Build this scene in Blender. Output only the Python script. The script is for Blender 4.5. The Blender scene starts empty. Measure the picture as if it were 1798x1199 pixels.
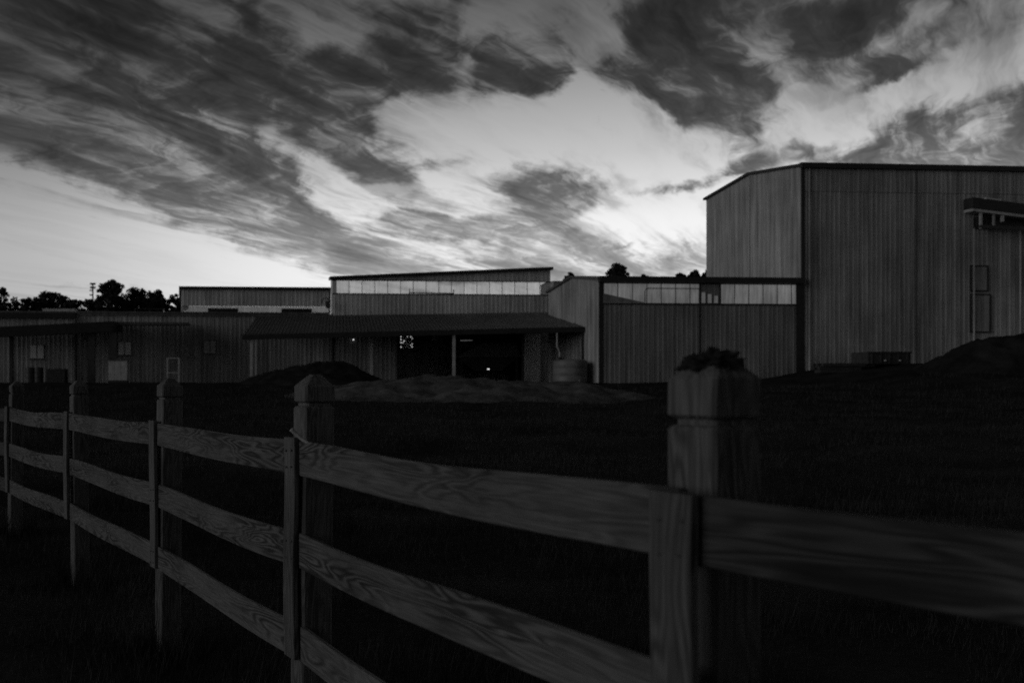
import bpy, bmesh, math, random
import numpy as np
from mathutils import Vector, Matrix, noise as mnoise
random.seed(7); rng = np.random.default_rng(7)
R = math.radians
scene = bpy.context.scene
COL = scene.collection

# ------------------------------------------------------------------ camera
PW, PH, F, XP, HY = 1798, 1199, 1700.0, 440.0, 678.0     # photo size, focal length in px, principal column, horizon row
EYE = 1.69
cam_d = bpy.data.cameras.new('camera'); cam = bpy.data.objects.new('camera', cam_d); COL.objects.link(cam)
cam_d.sensor_width = 36; cam_d.lens = F / PW * 36
cam_d.shift_x = (PW/2 - XP) / PW; cam_d.shift_y = (HY - PH/2) / PW
cam_d.clip_start = 0.05; cam_d.clip_end = 6000
cam.location = (0, 0, EYE); cam.rotation_euler = (R(90), 0, 0)
cam_d.dof.use_dof = True; cam_d.dof.focus_distance = 6.0; cam_d.dof.aperture_fstop = 3.0
scene.camera = cam
scene.view_settings.view_transform = 'Standard'; scene.view_settings.look = 'None'
scene.view_settings.exposure = 0.0; scene.view_settings.gamma = 1.0
scene.cycles.use_denoising = False      # leave the fine grain of a high-sensitivity exposure
scene.cycles.max_bounces = 6

def px(x, y, Y):
    return Vector(((x - XP) * Y / F, Y, EYE + (HY - y) * Y / F))

# ------------------------------------------------------------------ world: dusk sky with clouds
SUN_AZ = R(20)          # azimuth of the afterglow, to the right of +Y
class NG:
    def __init__(s, nt): s.nt = nt; s.n = nt.nodes; s.l = nt.links
    def new(s, t, **k):
        nd = s.n.new(t)
        for a, b in k.items(): setattr(nd, a, b)
        return nd
    def set(s, sock, v):
        if hasattr(v, 'is_output') or isinstance(v, bpy.types.NodeSocket): s.l.new(v, sock)
        else: sock.default_value = v
    def m(s, op, a, b=None, c=None, clamp=False):
        nd = s.new('ShaderNodeMath', operation=op, use_clamp=clamp)
        for i, v in enumerate((a, b, c)):
            if v is not None: s.set(nd.inputs[i], v)
        return nd.outputs[0]
    def vm(s, op, a, b=None, out=0):
        nd = s.new('ShaderNodeVectorMath', operation=op)
        s.set(nd.inputs[0], a)
        if b is not None: s.set(nd.inputs[1], b)
        return nd.outputs[out]
    def xyz(s, x, y, z):
        nd = s.new('ShaderNodeCombineXYZ')
        for i, v in enumerate((x, y, z)): s.set(nd.inputs[i], v)
        return nd.outputs[0]
    def sep(s, v):
        nd = s.new('ShaderNodeSeparateXYZ'); s.set(nd.inputs[0], v); return nd.outputs
    def noise(s, vec, scale, detail=4, rough=.55, dist=0, color=False):
        nd = s.new('ShaderNodeTexNoise'); s.set(nd.inputs['Vector'], vec)
        nd.inputs['Scale'].default_value = scale; nd.inputs['Detail'].default_value = detail
        nd.inputs['Roughness'].default_value = rough; nd.inputs['Distortion'].default_value = dist
        return nd.outputs['Color'] if color else nd.outputs['Fac']
    def maprange(s, v, a, b, c, d, smooth=False):
        nd = s.new('ShaderNodeMapRange', interpolation_type='SMOOTHSTEP' if smooth else 'LINEAR')
        s.set(nd.inputs[0], v)
        for i, q in enumerate((a, b, c, d)): s.set(nd.inputs[i+1], q)
        return nd.outputs[0]
    def mapping(s, vec, loc=(0,0,0), rot=(0,0,0), scale=(1,1,1), kind='POINT'):
        nd = s.new('ShaderNodeMapping', vector_type=kind); s.set(nd.inputs[0], vec)
        nd.inputs[1].default_value = loc; nd.inputs[2].default_value = rot; nd.inputs[3].default_value = scale
        return nd.outputs[0]
    def ramp(s, v, stops, interp='LINEAR'):
        nd = s.new('ShaderNodeValToRGB'); s.set(nd.inputs[0], v); e = nd.color_ramp.elements
        nd.color_ramp.interpolation = interp
        while len(e) < len(stops): e.new(0.5)
        for q, (p, c) in zip(e, stops):
            q.position = p; q.color = (c, c, c, 1)
        return nd.outputs[0]
    def mix(s, f, a, b):
        nd = s.new('ShaderNodeMix', data_type='FLOAT'); s.set(nd.inputs[0], f); s.set(nd.inputs[2], a); s.set(nd.inputs[3], b)
        return nd.outputs[0]

# cloud masses: (column, row, half width, half height, tilt in degrees (+ = falls to the right), weight)
CLOUDS = [
 # dark bank upper left and its streaked tail
 (60, 110, 450, 140, 6, 2.0), (300, 150, 300, 120, 12, 1.25), (60, 10, 420, 70, 0, .7), (410, 60, 130, 90, 20, .5),
 (330, 255, 230, 60, 14, .8), (60, 235, 260, 28, 9, .5), (150, 285, 260, 26, 12, .5), (300, 335, 200, 34, 14, .75),
 (470, 330, 120, 50, 34, .8), (420, 385, 190, 34, 14, .9), (590, 385, 170, 42, 12, .95), (560, 420, 200, 30, 10, .8),
 (640, 450, 220, 26, 7, .9), (720, 472, 180, 20, 2, 1.0), (690, 400, 70, 24, 10, .6),
 # broken cumulus across the top centre
 (560, 170, 90, 60, 30, 1.0), (560, 235, 70, 75, -20, 1.1), (650, 265, 150, 44, 36, 1.25), (715, 305, 90, 26, 24, .7),
 (690, 50, 150, 75, 12, 1.0), (790, 60, 90, 45, 10, .8), (700, 135, 150, 48, 4, 1.0), (620, 120, 90, 50, 0, .5),
 (900, 110, 80, 52, 30, 1.2), (880, 155, 100, 34, -6, 1.0), (970, 135, 55, 60, 0, .75), (840, 90, 30, 18, 0, .6), (1060, 135, 34, 34, 0, .7),
 (1190, 90, 150, 90, 0, 1.2), (1310, 40, 170, 90, -8, .95), (1130, 140, 80, 36, 0, .7), (1270, 150, 120, 50, 10, .7),
 (1190, 205, 130, 50, 30, .75), (1300, 230, 130, 46, 24, .65),
 # lumps and bars low in the middle
 (965, 325, 105, 44, 4, 1.5), (935, 372, 60, 40, -15, 1.1), (1000, 352, 70, 22, 0, .8), (800, 291, 60, 11, 0, .9), (640, 324, 90, 9, 0, .7),
 (980, 434, 95, 30, 8, 1.45), (860, 456, 130, 24, 4, 1.0), (770, 385, 160, 26, 12, .8), (850, 408, 150, 18, 10, .7), (960, 462, 100, 14, 0, .6),
 (1260, 306, 150, 16, -11, 1.1), (1190, 325, 60, 9, -4, .7), (1130, 470, 140, 18, -4, .8), (1210, 436, 70, 34, -20, .8), (1080, 402, 70, 18, -10, .5),
 (160, 491, 80, 4, 0, .9), (1110, 429, 60, 4, -3, .6), (860, 262, 80, 12, 14, .45),
 # right side
 (1470, 80, 120, 30, -28, 1.1), (1400, 115, 70, 50, -35, .6), (1590, 20, 260, 45, -4, .8), (1660, 80, 200, 36, -14, .9), (1560, 110, 120, 22, -18, .6),
 (1520, 152, 80, 10, -20, .9), (1570, 190, 90, 30, 10, .7), (1530, 225, 70, 34, 30, .7), (1640, 200, 80, 16, 25, .4),
 (1730, 250, 210, 66, -6, 1.7), (1790, 210, 120, 50, -14, .9), (1580, 262, 120, 30, 0, .7), (1420, 268, 90, 22, 10, .6),
 # clear openings
 (545, 70, 95, 85, 45, -1.0), (180, 60, 170, 20, 16, -.5), (480, 240, 60, 38, -40, -1.4), (560, 310, 120, 40, 38, -1.2), (660, 345, 90, 26, 10, -.6),
 (900, 225, 300, 46, 0, -1.2), (1000, 270, 240, 40, 0, -.9), (900, 30, 110, 36, -20, -.9), (1030, 80, 50, 60, 0, -.9), (620, 85, 40, 50, 0, -.5),
 (110, 370, 300, 55, 14, -1.3), (90, 460, 500, 60, 4, -1.2), (330, 440, 200, 30, 14, -.8), (1140, 320, 110, 70, 0, -.9), (790, 325, 80, 28, 0, -.7),
 (1430, 220, 130, 50, -15, -.9), (1330, 100, 60, 40, -45, -1.0), (1130, 385, 130, 30, 0, -.7), (1640, 150, 160, 24, -14, -.7), (1340, 385, 150, 60, 0, -.6),
 (815, 105, 26, 70, 20, -.9), (1600, 135, 130, 20, -16, -.4), (230, 290, 180, 12, 14, -.6), (100, 215, 180, 12, 8, -.5), (330, 310, 140, 10, 14, -.5), (770, 415, 150, 10, 8, -.6), (720, 438, 150, 9, 4, -.6),
]
world = bpy.data.worlds.new('World'); scene.world = world; world.use_nodes = True
g = NG(world.node_tree); g.n.clear()
tc = g.new('ShaderNodeTexCoord'); D = g.vm('NORMALIZE', tc.outputs['Generated'])
dx, dy, dz = g.sep(D)
hl = g.m('SQRT', g.m('ADD', g.m('MULTIPLY', dx, dx), g.m('ADD', g.m('MULTIPLY', dy, dy), 1e-6)))
az = g.m('ARCTAN2', dx, dy); el = g.m('ARCTAN2', dz, hl)
# flat cloud layer seen in perspective; wind-drawn streaks run towards azimuth 38 degrees
zz = g.m('ADD', g.m('MAXIMUM', dz, 0.0), 0.06)
P = g.xyz(g.m('DIVIDE', dx, zz), g.m('DIVIDE', dy, zz), 0.0)
Pw = g.mapping(P, rot=(0, 0, R(38)), scale=(1, 1, 1))          # y axis now along the wind
Ps = g.vm('MULTIPLY', Pw, (1.0, 0.20, 1.0))
warpc = g.noise(g.vm('MULTIPLY', Pw, (1.0, .45, 1.0)), 1.1, 5, .55, color=True)
warp = g.vm('SUBTRACT', warpc, (.5, .5, .5))
AE = g.xyz(az, el, 0.0)
warp2 = g.vm('SUBTRACT', g.noise(AE, 22, 6, .62, color=True), (.5, .5, .5))
AEw = g.vm('ADD', g.vm('ADD', AE, g.vm('MULTIPLY', warp, (.11, .05, 0))), g.vm('MULTIPLY', warp2, (.040, .026, 0)))
acc = None
for (cx, cy, rx, ry, rot, w) in CLOUDS:
    u = (cx - XP) / F; a = math.atan(u); e = math.atan((HY - cy) / F * math.cos(a))
    sx = math.cos(a)**2 / F; sy = math.cos(a) / F
    mp = g.mapping(AEw, (a, e, 0), (0, 0, R(-rot)), (rx*sx*1.5, ry*sy*1.5, 1), 'TEXTURE')
    gr = g.new('ShaderNodeTexGradient', gradient_type='SPHERICAL'); g.l.new(mp, gr.inputs[0])
    acc = g.m('MULTIPLY', gr.outputs['Fac'], w) if acc is None else g.m('MULTIPLY_ADD', gr.outputs['Fac'], w, acc)
streak = g.m('SUBTRACT', g.noise(g.vm('ADD', Ps, g.vm('MULTIPLY', warp, (.5, .25, 0))), 4.0, 8, .6), .5)
fine = g.m('SUBTRACT', g.noise(g.vm('ADD', g.vm('MULTIPLY', Pw, (1, .10, 1)), g.vm('MULTIPLY', warp, (.7, .12, 0))), 15, 6, .6), .5)
puff = g.m('SUBTRACT', g.noise(g.vm('ADD', g.vm('MULTIPLY', AE, (1, 1.7, 1)), g.vm('MULTIPLY', warp, (.45, .35, 0))), 13, 9, .66, .6), .5)
over = g.maprange(el, R(20), R(60), 0, .55, True)        # cloudier overhead
behind = g.maprange(dy, .55, -.2, 0, .45, True)           # broken cloud goes on round the back
lowfade = g.maprange(el, R(2), R(8), .70, 1.0, True)
mass = g.m('MAXIMUM', g.m('MINIMUM', acc, .88), -.5)
dens = g.m('ADD', mass, g.m('ADD', over, behind))
dens = g.m('MULTIPLY_ADD', streak, g.m('MULTIPLY', lowfade, 2.6), dens)
dens = g.m('MULTIPLY_ADD', fine, g.m('MULTIPLY', lowfade, 1.5), dens)
dens = g.m('MULTIPLY_ADD', puff, g.m('MULTIPLY', lowfade, 2.4), dens)
cover = g.maprange(dens, -.06, .98, 0, 1, True)
thick = g.maprange(dens, .5, 1.7, 0, 1, True)
# clear sky brightness with elevation (degrees / 90)
eln = g.m('DIVIDE', el, R(90))
clear = g.ramp(eln, [(0, .66), (.06, .87), (.10, .80), (.14, .50), (.18, .31), (.215, .145), (.25, .085), (.32, .065), (.5, .05), (1, .035)])
cloudc = g.ramp(eln, [(0, .30), (.06, .25), (.09, .165), (.115, .098), (.14, .068), (.18, .036), (.22, .020), (.26, .016), (.5, .016), (1, .014)])
# round the horizon the glow fades away from SUN_AZ
c = g.m('DIVIDE', g.m('ADD', g.m('MULTIPLY', dx, math.sin(SUN_AZ)), g.m('MULTIPLY', dy, math.cos(SUN_AZ))), hl)
cp = g.m('POWER', g.m('MULTIPLY_ADD', c, .5, .5, True), 1.5)
glow = g.m('MULTIPLY_ADD', cp, .80, .20)
glowc = g.m('MULTIPLY_ADD', cp, .45, .55)
veil = g.noise(g.vm('ADD', g.vm('MULTIPLY', g.vm('ADD', Pw, (7.3, 2.1, 0)), (1, .13, 1)), g.vm('MULTIPLY', warp, (.6, .2, 0))), 5.5, 7, .62)
veil = g.m('MULTIPLY', g.m('MULTIPLY', g.maprange(veil, .44, .66, 0, .42, True), g.maprange(acc, -1.0, -.1, .15, 1, True)), g.maprange(el, R(3.5), R(8), .25, 1, True))
near = g.maprange(c, .82, 1.0, .60, 1.12, True)          # brightest round the place where the sun went down
clear = g.m('MULTIPLY', g.m('MULTIPLY', clear, glow), g.m('MULTIPLY', near, g.m('SUBTRACT', 1.0, veil)))
cl = g.m('MULTIPLY', g.m('MULTIPLY', cloudc, glowc), g.mix(thick, 1.55, .55))
val = g.mix(g.m('MULTIPLY', cover, g.maprange(el, R(6), R(14), .86, .985, True)), clear, cl)
sky = g.new('ShaderNodeTexSky', sky_type='NISHITA', sun_disc=False)
sky.sun_elevation = R(-1.5); sky.sun_rotation = SUN_AZ
bw = g.new('ShaderNodeRGBToBW'); g.l.new(sky.outputs[0], bw.inputs[0])
val = g.m('MULTIPLY_ADD', bw.outputs[0], .004, val)
bg = g.new('ShaderNodeBackground'); g.l.new(val, bg.inputs[0]); bg.inputs[1].default_value = 1.0
wo = g.new('ShaderNodeOutputWorld'); g.l.new(bg.outputs[0], wo.inputs[0])
world.cycles.sampling_method = 'MANUAL'; world.cycles.sample_map_resolution = 512

# a faint soft key from the left, low: the last light of the western sky
sun_d = bpy.data.lights.new('sun', 'SUN'); sun = bpy.data.objects.new('sun', sun_d); COL.objects.link(sun)
sun_d.energy = 0.55; sun_d.angle = R(40)
sun.rotation_euler = Vector((.92, .31, -.20)).to_track_quat('-Z', 'Y').to_euler()

# ------------------------------------------------------------------ materials (all neutral grey: the photograph is black and white)
def mat(name):
    m = bpy.data.materials.new(name); m.use_nodes = True
    k = NG(m.node_tree); b = m.node_tree.nodes['Principled BSDF']
    return m, k, b
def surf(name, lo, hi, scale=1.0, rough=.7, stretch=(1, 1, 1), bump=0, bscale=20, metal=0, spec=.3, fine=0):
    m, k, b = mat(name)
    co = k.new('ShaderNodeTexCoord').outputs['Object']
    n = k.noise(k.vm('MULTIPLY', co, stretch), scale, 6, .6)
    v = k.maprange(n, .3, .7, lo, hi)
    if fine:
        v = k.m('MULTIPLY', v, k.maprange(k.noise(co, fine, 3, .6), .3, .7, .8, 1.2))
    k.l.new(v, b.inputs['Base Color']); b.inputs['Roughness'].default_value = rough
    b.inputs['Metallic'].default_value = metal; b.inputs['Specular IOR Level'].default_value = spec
    if bump:
        bp = k.new('ShaderNodeBump'); bp.inputs[0].default_value = bump; bp.inputs[1].default_value = .02
        k.l.new(k.noise(co, bscale, 5, .6), bp.inputs['Height']); k.l.new(bp.outputs[0], b.inputs['Normal'])
    return m
def siding_mat(name, base, dirt=.35):
    m, k, b = mat(name)
    geo = k.new('ShaderNodeNewGeometry').outputs['Position']
    inf = k.new('ShaderNodeObjectInfo').outputs['Random']
    st = k.noise(k.vm('MULTIPLY', geo, (2.2, 2.2, .12)), 1.6, 5, .6)
    bl = k.noise(geo, .22, 4, .6)
    gr = k.noise(k.vm('MULTIPLY', geo, (1, 1, 1)), 9, 3, .7)
    v = k.m('MULTIPLY', k.maprange(st, .3, .7, 1 - dirt, 1 + dirt*.5), k.maprange(bl, .3, .7, .68, 1.22))
    v = k.m('MULTIPLY', v, k.maprange(gr, .3, .7, .92, 1.08))
    v = k.m('MULTIPLY', v, k.maprange(inf, 0, 1, .95, 1.05))
    k.l.new(k.m('MULTIPLY', v, base), b.inputs['Base Color'])
    b.inputs['Roughness'].default_value = .55; b.inputs['Specular IOR Level'].default_value = .3
    return m
def glow_panel(name, transp, base=.8):
    m, k, b = mat(name); nt = m.node_tree
    geo = k.new('ShaderNodeNewGeometry').outputs['Position']
    inf = k.new('ShaderNodeObjectInfo').outputs['Random']
    st = k.noise(k.vm('MULTIPLY', geo, (3, 3, .4)), 1.5, 5, .6)
    v = k.m('MULTIPLY', k.maprange(st, .3, .7, base*.72, base), k.maprange(inf, 0, 1, .82, 1.0))
    tl = k.new('ShaderNodeBsdfTranslucent'); k.l.new(v, tl.inputs[0])
    df = k.new('ShaderNodeBsdfDiffuse'); k.l.new(k.m('MULTIPLY', v, .55), df.inputs[0])
    tr = k.new('ShaderNodeBsdfTransparent'); k.l.new(v, tr.inputs[0])
    a = k.new('ShaderNodeMixShader'); a.inputs[0].default_value = .3; k.l.new(tl.outputs[0], a.inputs[1]); k.l.new(df.outputs[0], a.inputs[2])
    c_ = k.new('ShaderNodeMixShader'); c_.inputs[0].default_value = transp; k.l.new(a.outputs[0], c_.inputs[1]); k.l.new(tr.outputs[0], c_.inputs[2])
    k.l.new(c_.outputs[0], nt.nodes['Material Output'].inputs['Surface'])
    return m
def self_lit_panel(name, e):
    # milky sheeting; the light coming through it is added as its own glow
    m, k, b = mat(name)
    geo = k.new('ShaderNodeNewGeometry').outputs['Position']
    inf = k.new('ShaderNodeObjectInfo').outputs['Random']
    st = k.noise(k.vm('MULTIPLY', geo, (5, 5, .5)), 1.5, 5, .65)
    bl = k.noise(geo, .35, 3, .5)
    v = k.m('MULTIPLY', k.maprange(st, .3, .7, .62, 1.15), k.maprange(inf, 0, 1, .8, 1.1))
    v = k.m('MULTIPLY', v, k.maprange(bl, .35, .65, .7, 1.15))
    k.l.new(k.m('MULTIPLY', v, .5), b.inputs['Base Color']); b.inputs['Roughness'].default_value = .6
    b.inputs['Emission Color'].default_value = (1, 1, 1, 1); k.l.new(k.m('MULTIPLY', v, e), b.inputs['Emission Strength'])
    return m
def wood(name, lo, hi, ax=0):
    # contour rings of a stretched noise: cathedral grain and knots; ax = grain axis
    m, k, b = mat(name)
    co = k.new('ShaderNodeTexCoord').outputs['Object']
    inf = k.new('ShaderNodeObjectInfo').outputs['Random']
    off = k.xyz(k.m('MULTIPLY', inf, 37), k.m('MULTIPLY', inf, 91), k.m('MULTIPLY', inf, 53))
    st = [9.5, 9.5, 9.5]; st[ax] = 1.25
    p = k.vm('ADD', k.vm('MULTIPLY', co, tuple(st)), off)
    n = k.noise(p, 1.0, 2.5, .45, .5)
    wob = k.noise(k.vm('MULTIPLY', p, (3, 3, 3)), 1, 3, .5)
    ring = k.m('SINE', k.m('MULTIPLY_ADD', n, 92, k.m('MULTIPLY', wob, 7)))
    ring = k.maprange(ring, -1, 1, 0, 1)
    fs = [160, 160, 160]; fs[ax] = 5
    fib = k.noise(k.vm('MULTIPLY', co, tuple(fs)), 1, 3, .6)
    big = k.noise(p, .9, 3, .5)
    v = k.mix(k.m('MULTIPLY', ring, k.maprange(big, .38, .60, .18, .95)), hi, lo)
    v = k.m('MULTIPLY', v, k.maprange(fib, .3, .7, .70, 1.25))
    v = k.m('MULTIPLY', v, k.maprange(k.noise(k.vm('ADD', co, off), 2.1, 4, .6), .3, .7, .72, 1.2))
    k.l.new(v, b.inputs['Base Color']); b.inputs['Roughness'].default_value = .8; b.inputs['Specular IOR Level'].default_value = .2
    bp = k.new('ShaderNodeBump'); bp.inputs[0].default_value = .35; bp.inputs[1].default_value = .004
    k.l.new(k.m('ADD', ring, fib), bp.inputs['Height']); k.l.new(bp.outputs[0], b.inputs['Normal'])
    return m
def emit(name, s):
    m, k, b = mat(name); b.inputs['Base Color'].default_value = (.8, .8, .8, 1)
    b.inputs['Emission Color'].default_value = (1, 1, 1, 1); b.inputs['Emission Strength'].default_value = s
    return m
M = dict(
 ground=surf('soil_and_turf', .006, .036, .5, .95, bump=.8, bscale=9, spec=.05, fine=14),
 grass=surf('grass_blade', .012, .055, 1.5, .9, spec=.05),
 soil=surf('pale_soil', .035, .17, 1.6, .95, bump=1, bscale=7, spec=.05, fine=14), dirt=surf('heaped_dirt', .010, .034, 1.3, .95, bump=1, bscale=6, spec=.05, fine=12),
 rail=wood('rail_wood', .022, .110, 0), rail_shaded=wood('weathered_shaded_rail_wood', .012, .060, 0), upright=wood('upright_wood', .055, .115, 2), postw=wood('post_wood', .03, .115, 2),  # end rails: weathered wood, with their shade also painted into the colour
 tall=siding_mat('tall_siding', .37, .5), low=siding_mat('low_siding', .26, .45), midw=siding_mat('mid_siding', .58),
 longw=siding_mat('long_siding', .34, .5), farw=siding_mat('far_siding', .60), white=glow_panel('band_sheet', .14, .85),
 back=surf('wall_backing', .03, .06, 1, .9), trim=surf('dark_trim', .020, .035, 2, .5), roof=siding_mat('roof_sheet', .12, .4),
 galv=surf('galvanised_steel', .35, .55, 4, .45, metal=.3), paint=surf('pale_paint', .5, .65, 2, .6),
 steel=surf('dark_steel', .03, .06, 5, .5), strip_b=glow_panel('clerestory_sheet', .46, .88), strip_d=self_lit_panel('skylight_sheet', .105),
 bark=surf('bark', .03, .06, 4, .9), leaf=surf('leaf', .02, .05, 1.2, .8, spec=.1), moss=surf('moss', .012, .035, 30, .95, spec=.05),
 plastic=surf('tank_plastic', .11, .2, 1.5, .5), pane=surf('window_pane', .6, .8, 1.2, .25, spec=.5), pane_d=surf('darker_pane', .28, .4, 1.2, .3, spec=.4), splinter=surf('splinter_wood', .22, .36, 40, .9),  # second pane material is darker, for the third window
 clearroof=glow_panel('clear_roof_sheet', .85, .9), lamp=emit('lit_lamp', 1.2), lampdim=emit('tube_lamp', .10), litter=surf('pale_litter', .4, .6, 20, .8), concrete=surf('concrete', .12, .2, 2, .9),
)

# ------------------------------------------------------------------ object helpers
W = {}
def link(o, parent, world_m=None):
    COL.objects.link(o)
    wm = world_m or Matrix.Identity(4)
    o.matrix_basis = wm; W[o] = wm
    if parent is not None:
        o.parent = parent; o.matrix_parent_inverse = W[parent].inverted()
    return o
def tag(o, label, cat, group=None, kind=None):
    o['label'] = label; o['category'] = cat
    if group: o['group'] = group
    if kind: o['kind'] = kind
    return o
def thing(name, loc, label, cat, group=None):
    o = bpy.data.objects.new(name, None); o.empty_display_size = .3
    link(o, None, Matrix.Translation(Vector(loc))); return tag(o, label, cat, group)
def mesh(name, V, Fc, m, smooth=False):
    me = bpy.data.meshes.new(name); me.from_pydata([tuple(v) for v in V], [], Fc); me.materials.append(m)
    if smooth: me.polygons.foreach_set('use_smooth', [True]*len(me.polygons))
    me.update(); return me
def obj(name, me, parent=None, wm=None):
    return link(bpy.data.objects.new(name, me), parent, wm)
class MB:
    def __init__(s): s.V = []; s.F = []
    def prism(s, poly, ext):
        n = len(poly); b = len(s.V); ext = Vector(ext)
        s.V += [Vector(p) for p in poly] + [Vector(p) + ext for p in poly]
        s.F += [tuple(range(b+n-1, b-1, -1)), tuple(range(b+n, b+2*n))]
        s.F += [(b+i, b+(i+1) % n, b+n+(i+1) % n, b+n+i) for i in range(n)]
        return s
    def box(s, c, size, rz=0, rx=0):
        mt = Matrix.Translation(Vector(c)) @ Matrix.Rotation(rz, 4, 'Z') @ Matrix.Rotation(rx, 4, 'X')
        x, y, z = [q/2 for q in size]
        q = [mt @ Vector(p) for p in ((-x,-y,-z),(x,-y,-z),(x,y,-z),(-x,y,-z))]
        return s.prism(q, (mt.to_3x3() @ Vector((0,0,2*z))))
    def bar(s, a, b, w, h=None):
        a, b = Vector(a), Vector(b); h = h or w; d = (b-a).normalized()
        up = Vector((0,0,1)) if abs(d.z) < .9 else Vector((0,1,0))
        sd = d.cross(up).normalized(); up = sd.cross(d)
        q = [a + sd*w/2*i + up*h/2*j for i, j in ((-1,-1),(1,-1),(1,1),(-1,1))]
        return s.prism(q, b-a)
    def tube(s, pts, r, n=8, r2=None):
        pts = [Vector(p) for p in pts]; base = len(s.V); L = len(pts)
        for i, p in enumerate(pts):
            d = (pts[min(i+1, L-1)] - pts[max(i-1, 0)]).normalized()
            up = Vector((0,0,1)) if abs(d.z) < .9 else Vector((0,1,0))
            sd = d.cross(up).normalized(); uu = sd.cross(d)
            rr = r if r2 is None else r + (r2-r)*i/(L-1)
            s.V += [p + (sd*math.cos(t) + uu*math.sin(t))*rr for t in [2*math.pi*k/n for k in range(n)]]
        for i in range(L-1):
            for k in range(n):
                s.F.append((base+i*n+k, base+i*n+(k+1) % n, base+(i+1)*n+(k+1) % n, base+(i+1)*n+k))
        s.F += [tuple(base+k for k in range(n-1, -1, -1)), tuple(base+(L-1)*n+k for k in range(n))]
        return s
    def lathe(s, c, prof, n=20):
        base = len(s.V); c = Vector(c)
        for r, z in prof:
            s.V += [c + Vector((r*math.cos(2*math.pi*k/n), r*math.sin(2*math.pi*k/n), z)) for k in range(n)]
        for i in range(len(prof)-1):
            for k in range(n):
                s.F.append((base+i*n+k, base+i*n+(k+1) % n, base+(i+1)*n+(k+1) % n, base+(i+1)*n+k))
        s.F += [tuple(base+k for k in range(n-1, -1, -1)), tuple(base+(len(prof)-1)*n+k for k in range(n))]
        return s
    def build(s, name, m, parent=None, smooth=False):
        return obj(name, mesh(name, s.V, s.F, m, smooth), parent)

# ------------------------------------------------------------------ ground
def sm(t): t = max(0., min(1., t)); return t*t*(3-2*t)
def gz(x, y):
    z = 1.9 * max(0., min(1., (y - 9) / 50.))
    z += 1.15 * sm((x - 29) / 9) * sm((y - 36) / 16)
    if 3 < y < 110 and -60 < x < 90:
        f = min(1., (y-3)/8.) * (1 if y < 56 else .3)
        z += f * .16 * mnoise.noise((x*.35, y*.35, 0)) + f * .07 * mnoise.noise((x*1.1, y*1.1, 3))
        z += f * .05 * math.sin(y*1.2 + mnoise.noise((x*.1, y*.1, 5))*4)
    return z
xs = np.concatenate([[-3000, -900, -300, -120], np.arange(-60, 90.1, .6), [130, 320, 900, 3000]])
ys = np.concatenate([[-300, -60, -15], np.arange(-5, 80.1, .6), [90, 110, 150, 300, 800, 3000]])
V = [(x, y, gz(float(x), float(y))) for y in ys for x in xs]; nx = len(xs)
Fc = [(j*nx+i, j*nx+i+1, (j+1)*nx+i+1, (j+1)*nx+i) for j in range(len(ys)-1) for i in range(nx-1)]
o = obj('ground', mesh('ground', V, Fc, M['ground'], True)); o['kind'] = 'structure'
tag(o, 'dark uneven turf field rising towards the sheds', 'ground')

# ------------------------------------------------------------------ sheet-metal buildings
PNL = .914
panel_cache = {}
def panel_mesh(w, zb, zt, m, h=.014, ribs=3, name='siding_panel'):
    key = (round(w, 3), tuple(round(q, 3) for q in (*zb, *zt)), m.name, h, ribs)
    if key in panel_cache: return panel_cache[key]
    pr = [(0, -.03), (.006, 0)]
    for k in range(ribs):
        c = (k + .5) * w / ribs
        pr += [(c-.055, 0), (c-.024, h), (c+.024, h), (c+.055, 0)]
    e = w - (.001 if 'sheet' in m.name else .010); pr += [(e-.006, 0), (e, -.03)]
    f = lambda q, u: q[0] + (q[1]-q[0]) * u / w
    V = [(u, -o_, f(zb, u)) for u, o_ in pr] + [(u, -o_, f(zt, u)) for u, o_ in pr]; n = len(pr)
    me = mesh(name, V, [(i, i+1, n+i+1, n+i) for i in range(n-1)], m)
    panel_cache[key] = me; return me
class Wall:
    """a straight wall: A (x,y) start, d unit direction to the viewer's right, outward normal to the right-hand front"""
    def __init__(s, A, d):
        s.A = Vector((A[0], A[1], 0)); s.d = Vector((d[0], d[1], 0)).normalized(); s.n = Vector((s.d.y, -s.d.x, 0))
        s.rot = Matrix.Rotation(math.atan2(s.d.y, s.d.x), 4, 'Z')
    def p(s, u, z, out=0): return s.A + s.d*u + s.n*out + Vector((0, 0, z))
    def slab(s, name, m, parent, u0, u1, zb, zt, out0, out1):
        if not hasattr(zb, '__len__'): zb = (zb, zb)
        if not hasattr(zt, '__len__'): zt = (zt, zt)
        poly = [s.p(u0, zb[0], out0), s.p(u1, zb[1], out0), s.p(u1, zt[1], out0), s.p(u0, zt[0], out0)]
        return MB().prism(poly, s.n*(out1-out0)).build(name, m, parent)
    def panels(s, parent, m, u0, u1, zb, zt, out=0., name='siding_panel', ribs=3, w=PNL, h=.014):
        zbf = zb if callable(zb) else (lambda u: zb); ztf = zt if callable(zt) else (lambda u: zt)
        u = u0
        while u < u1 - .05:
            ww = min(w, u1-u)
            r = ribs if ww > w*.75 else 1
            me = panel_mesh(ww, (zbf(u), zbf(u+ww)), (ztf(u), ztf(u+ww)), m, h, r, name)
            obj(name, me, parent, Matrix.Translation(s.A + s.d*u + s.n*(out + .032)) @ s.rot)
            if name == 'translucent_panel' and u > u0: s.slab('glazing_bar', M['trim'], parent, u-.018, u+.018, zbf(u), ztf(u), out+.034, out+.056)
            u += ww
    def u_at(s, x):      # distance along the wall of the photo column x
        t = (x - XP) / F
        return (t*s.A.y - s.A.x) / (s.d.x - t*s.d.y)
    def z_at(s, x, y):
        q = s.A + s.d*s.u_at(x); return EYE + (HY-y)*q.y/F

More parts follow.
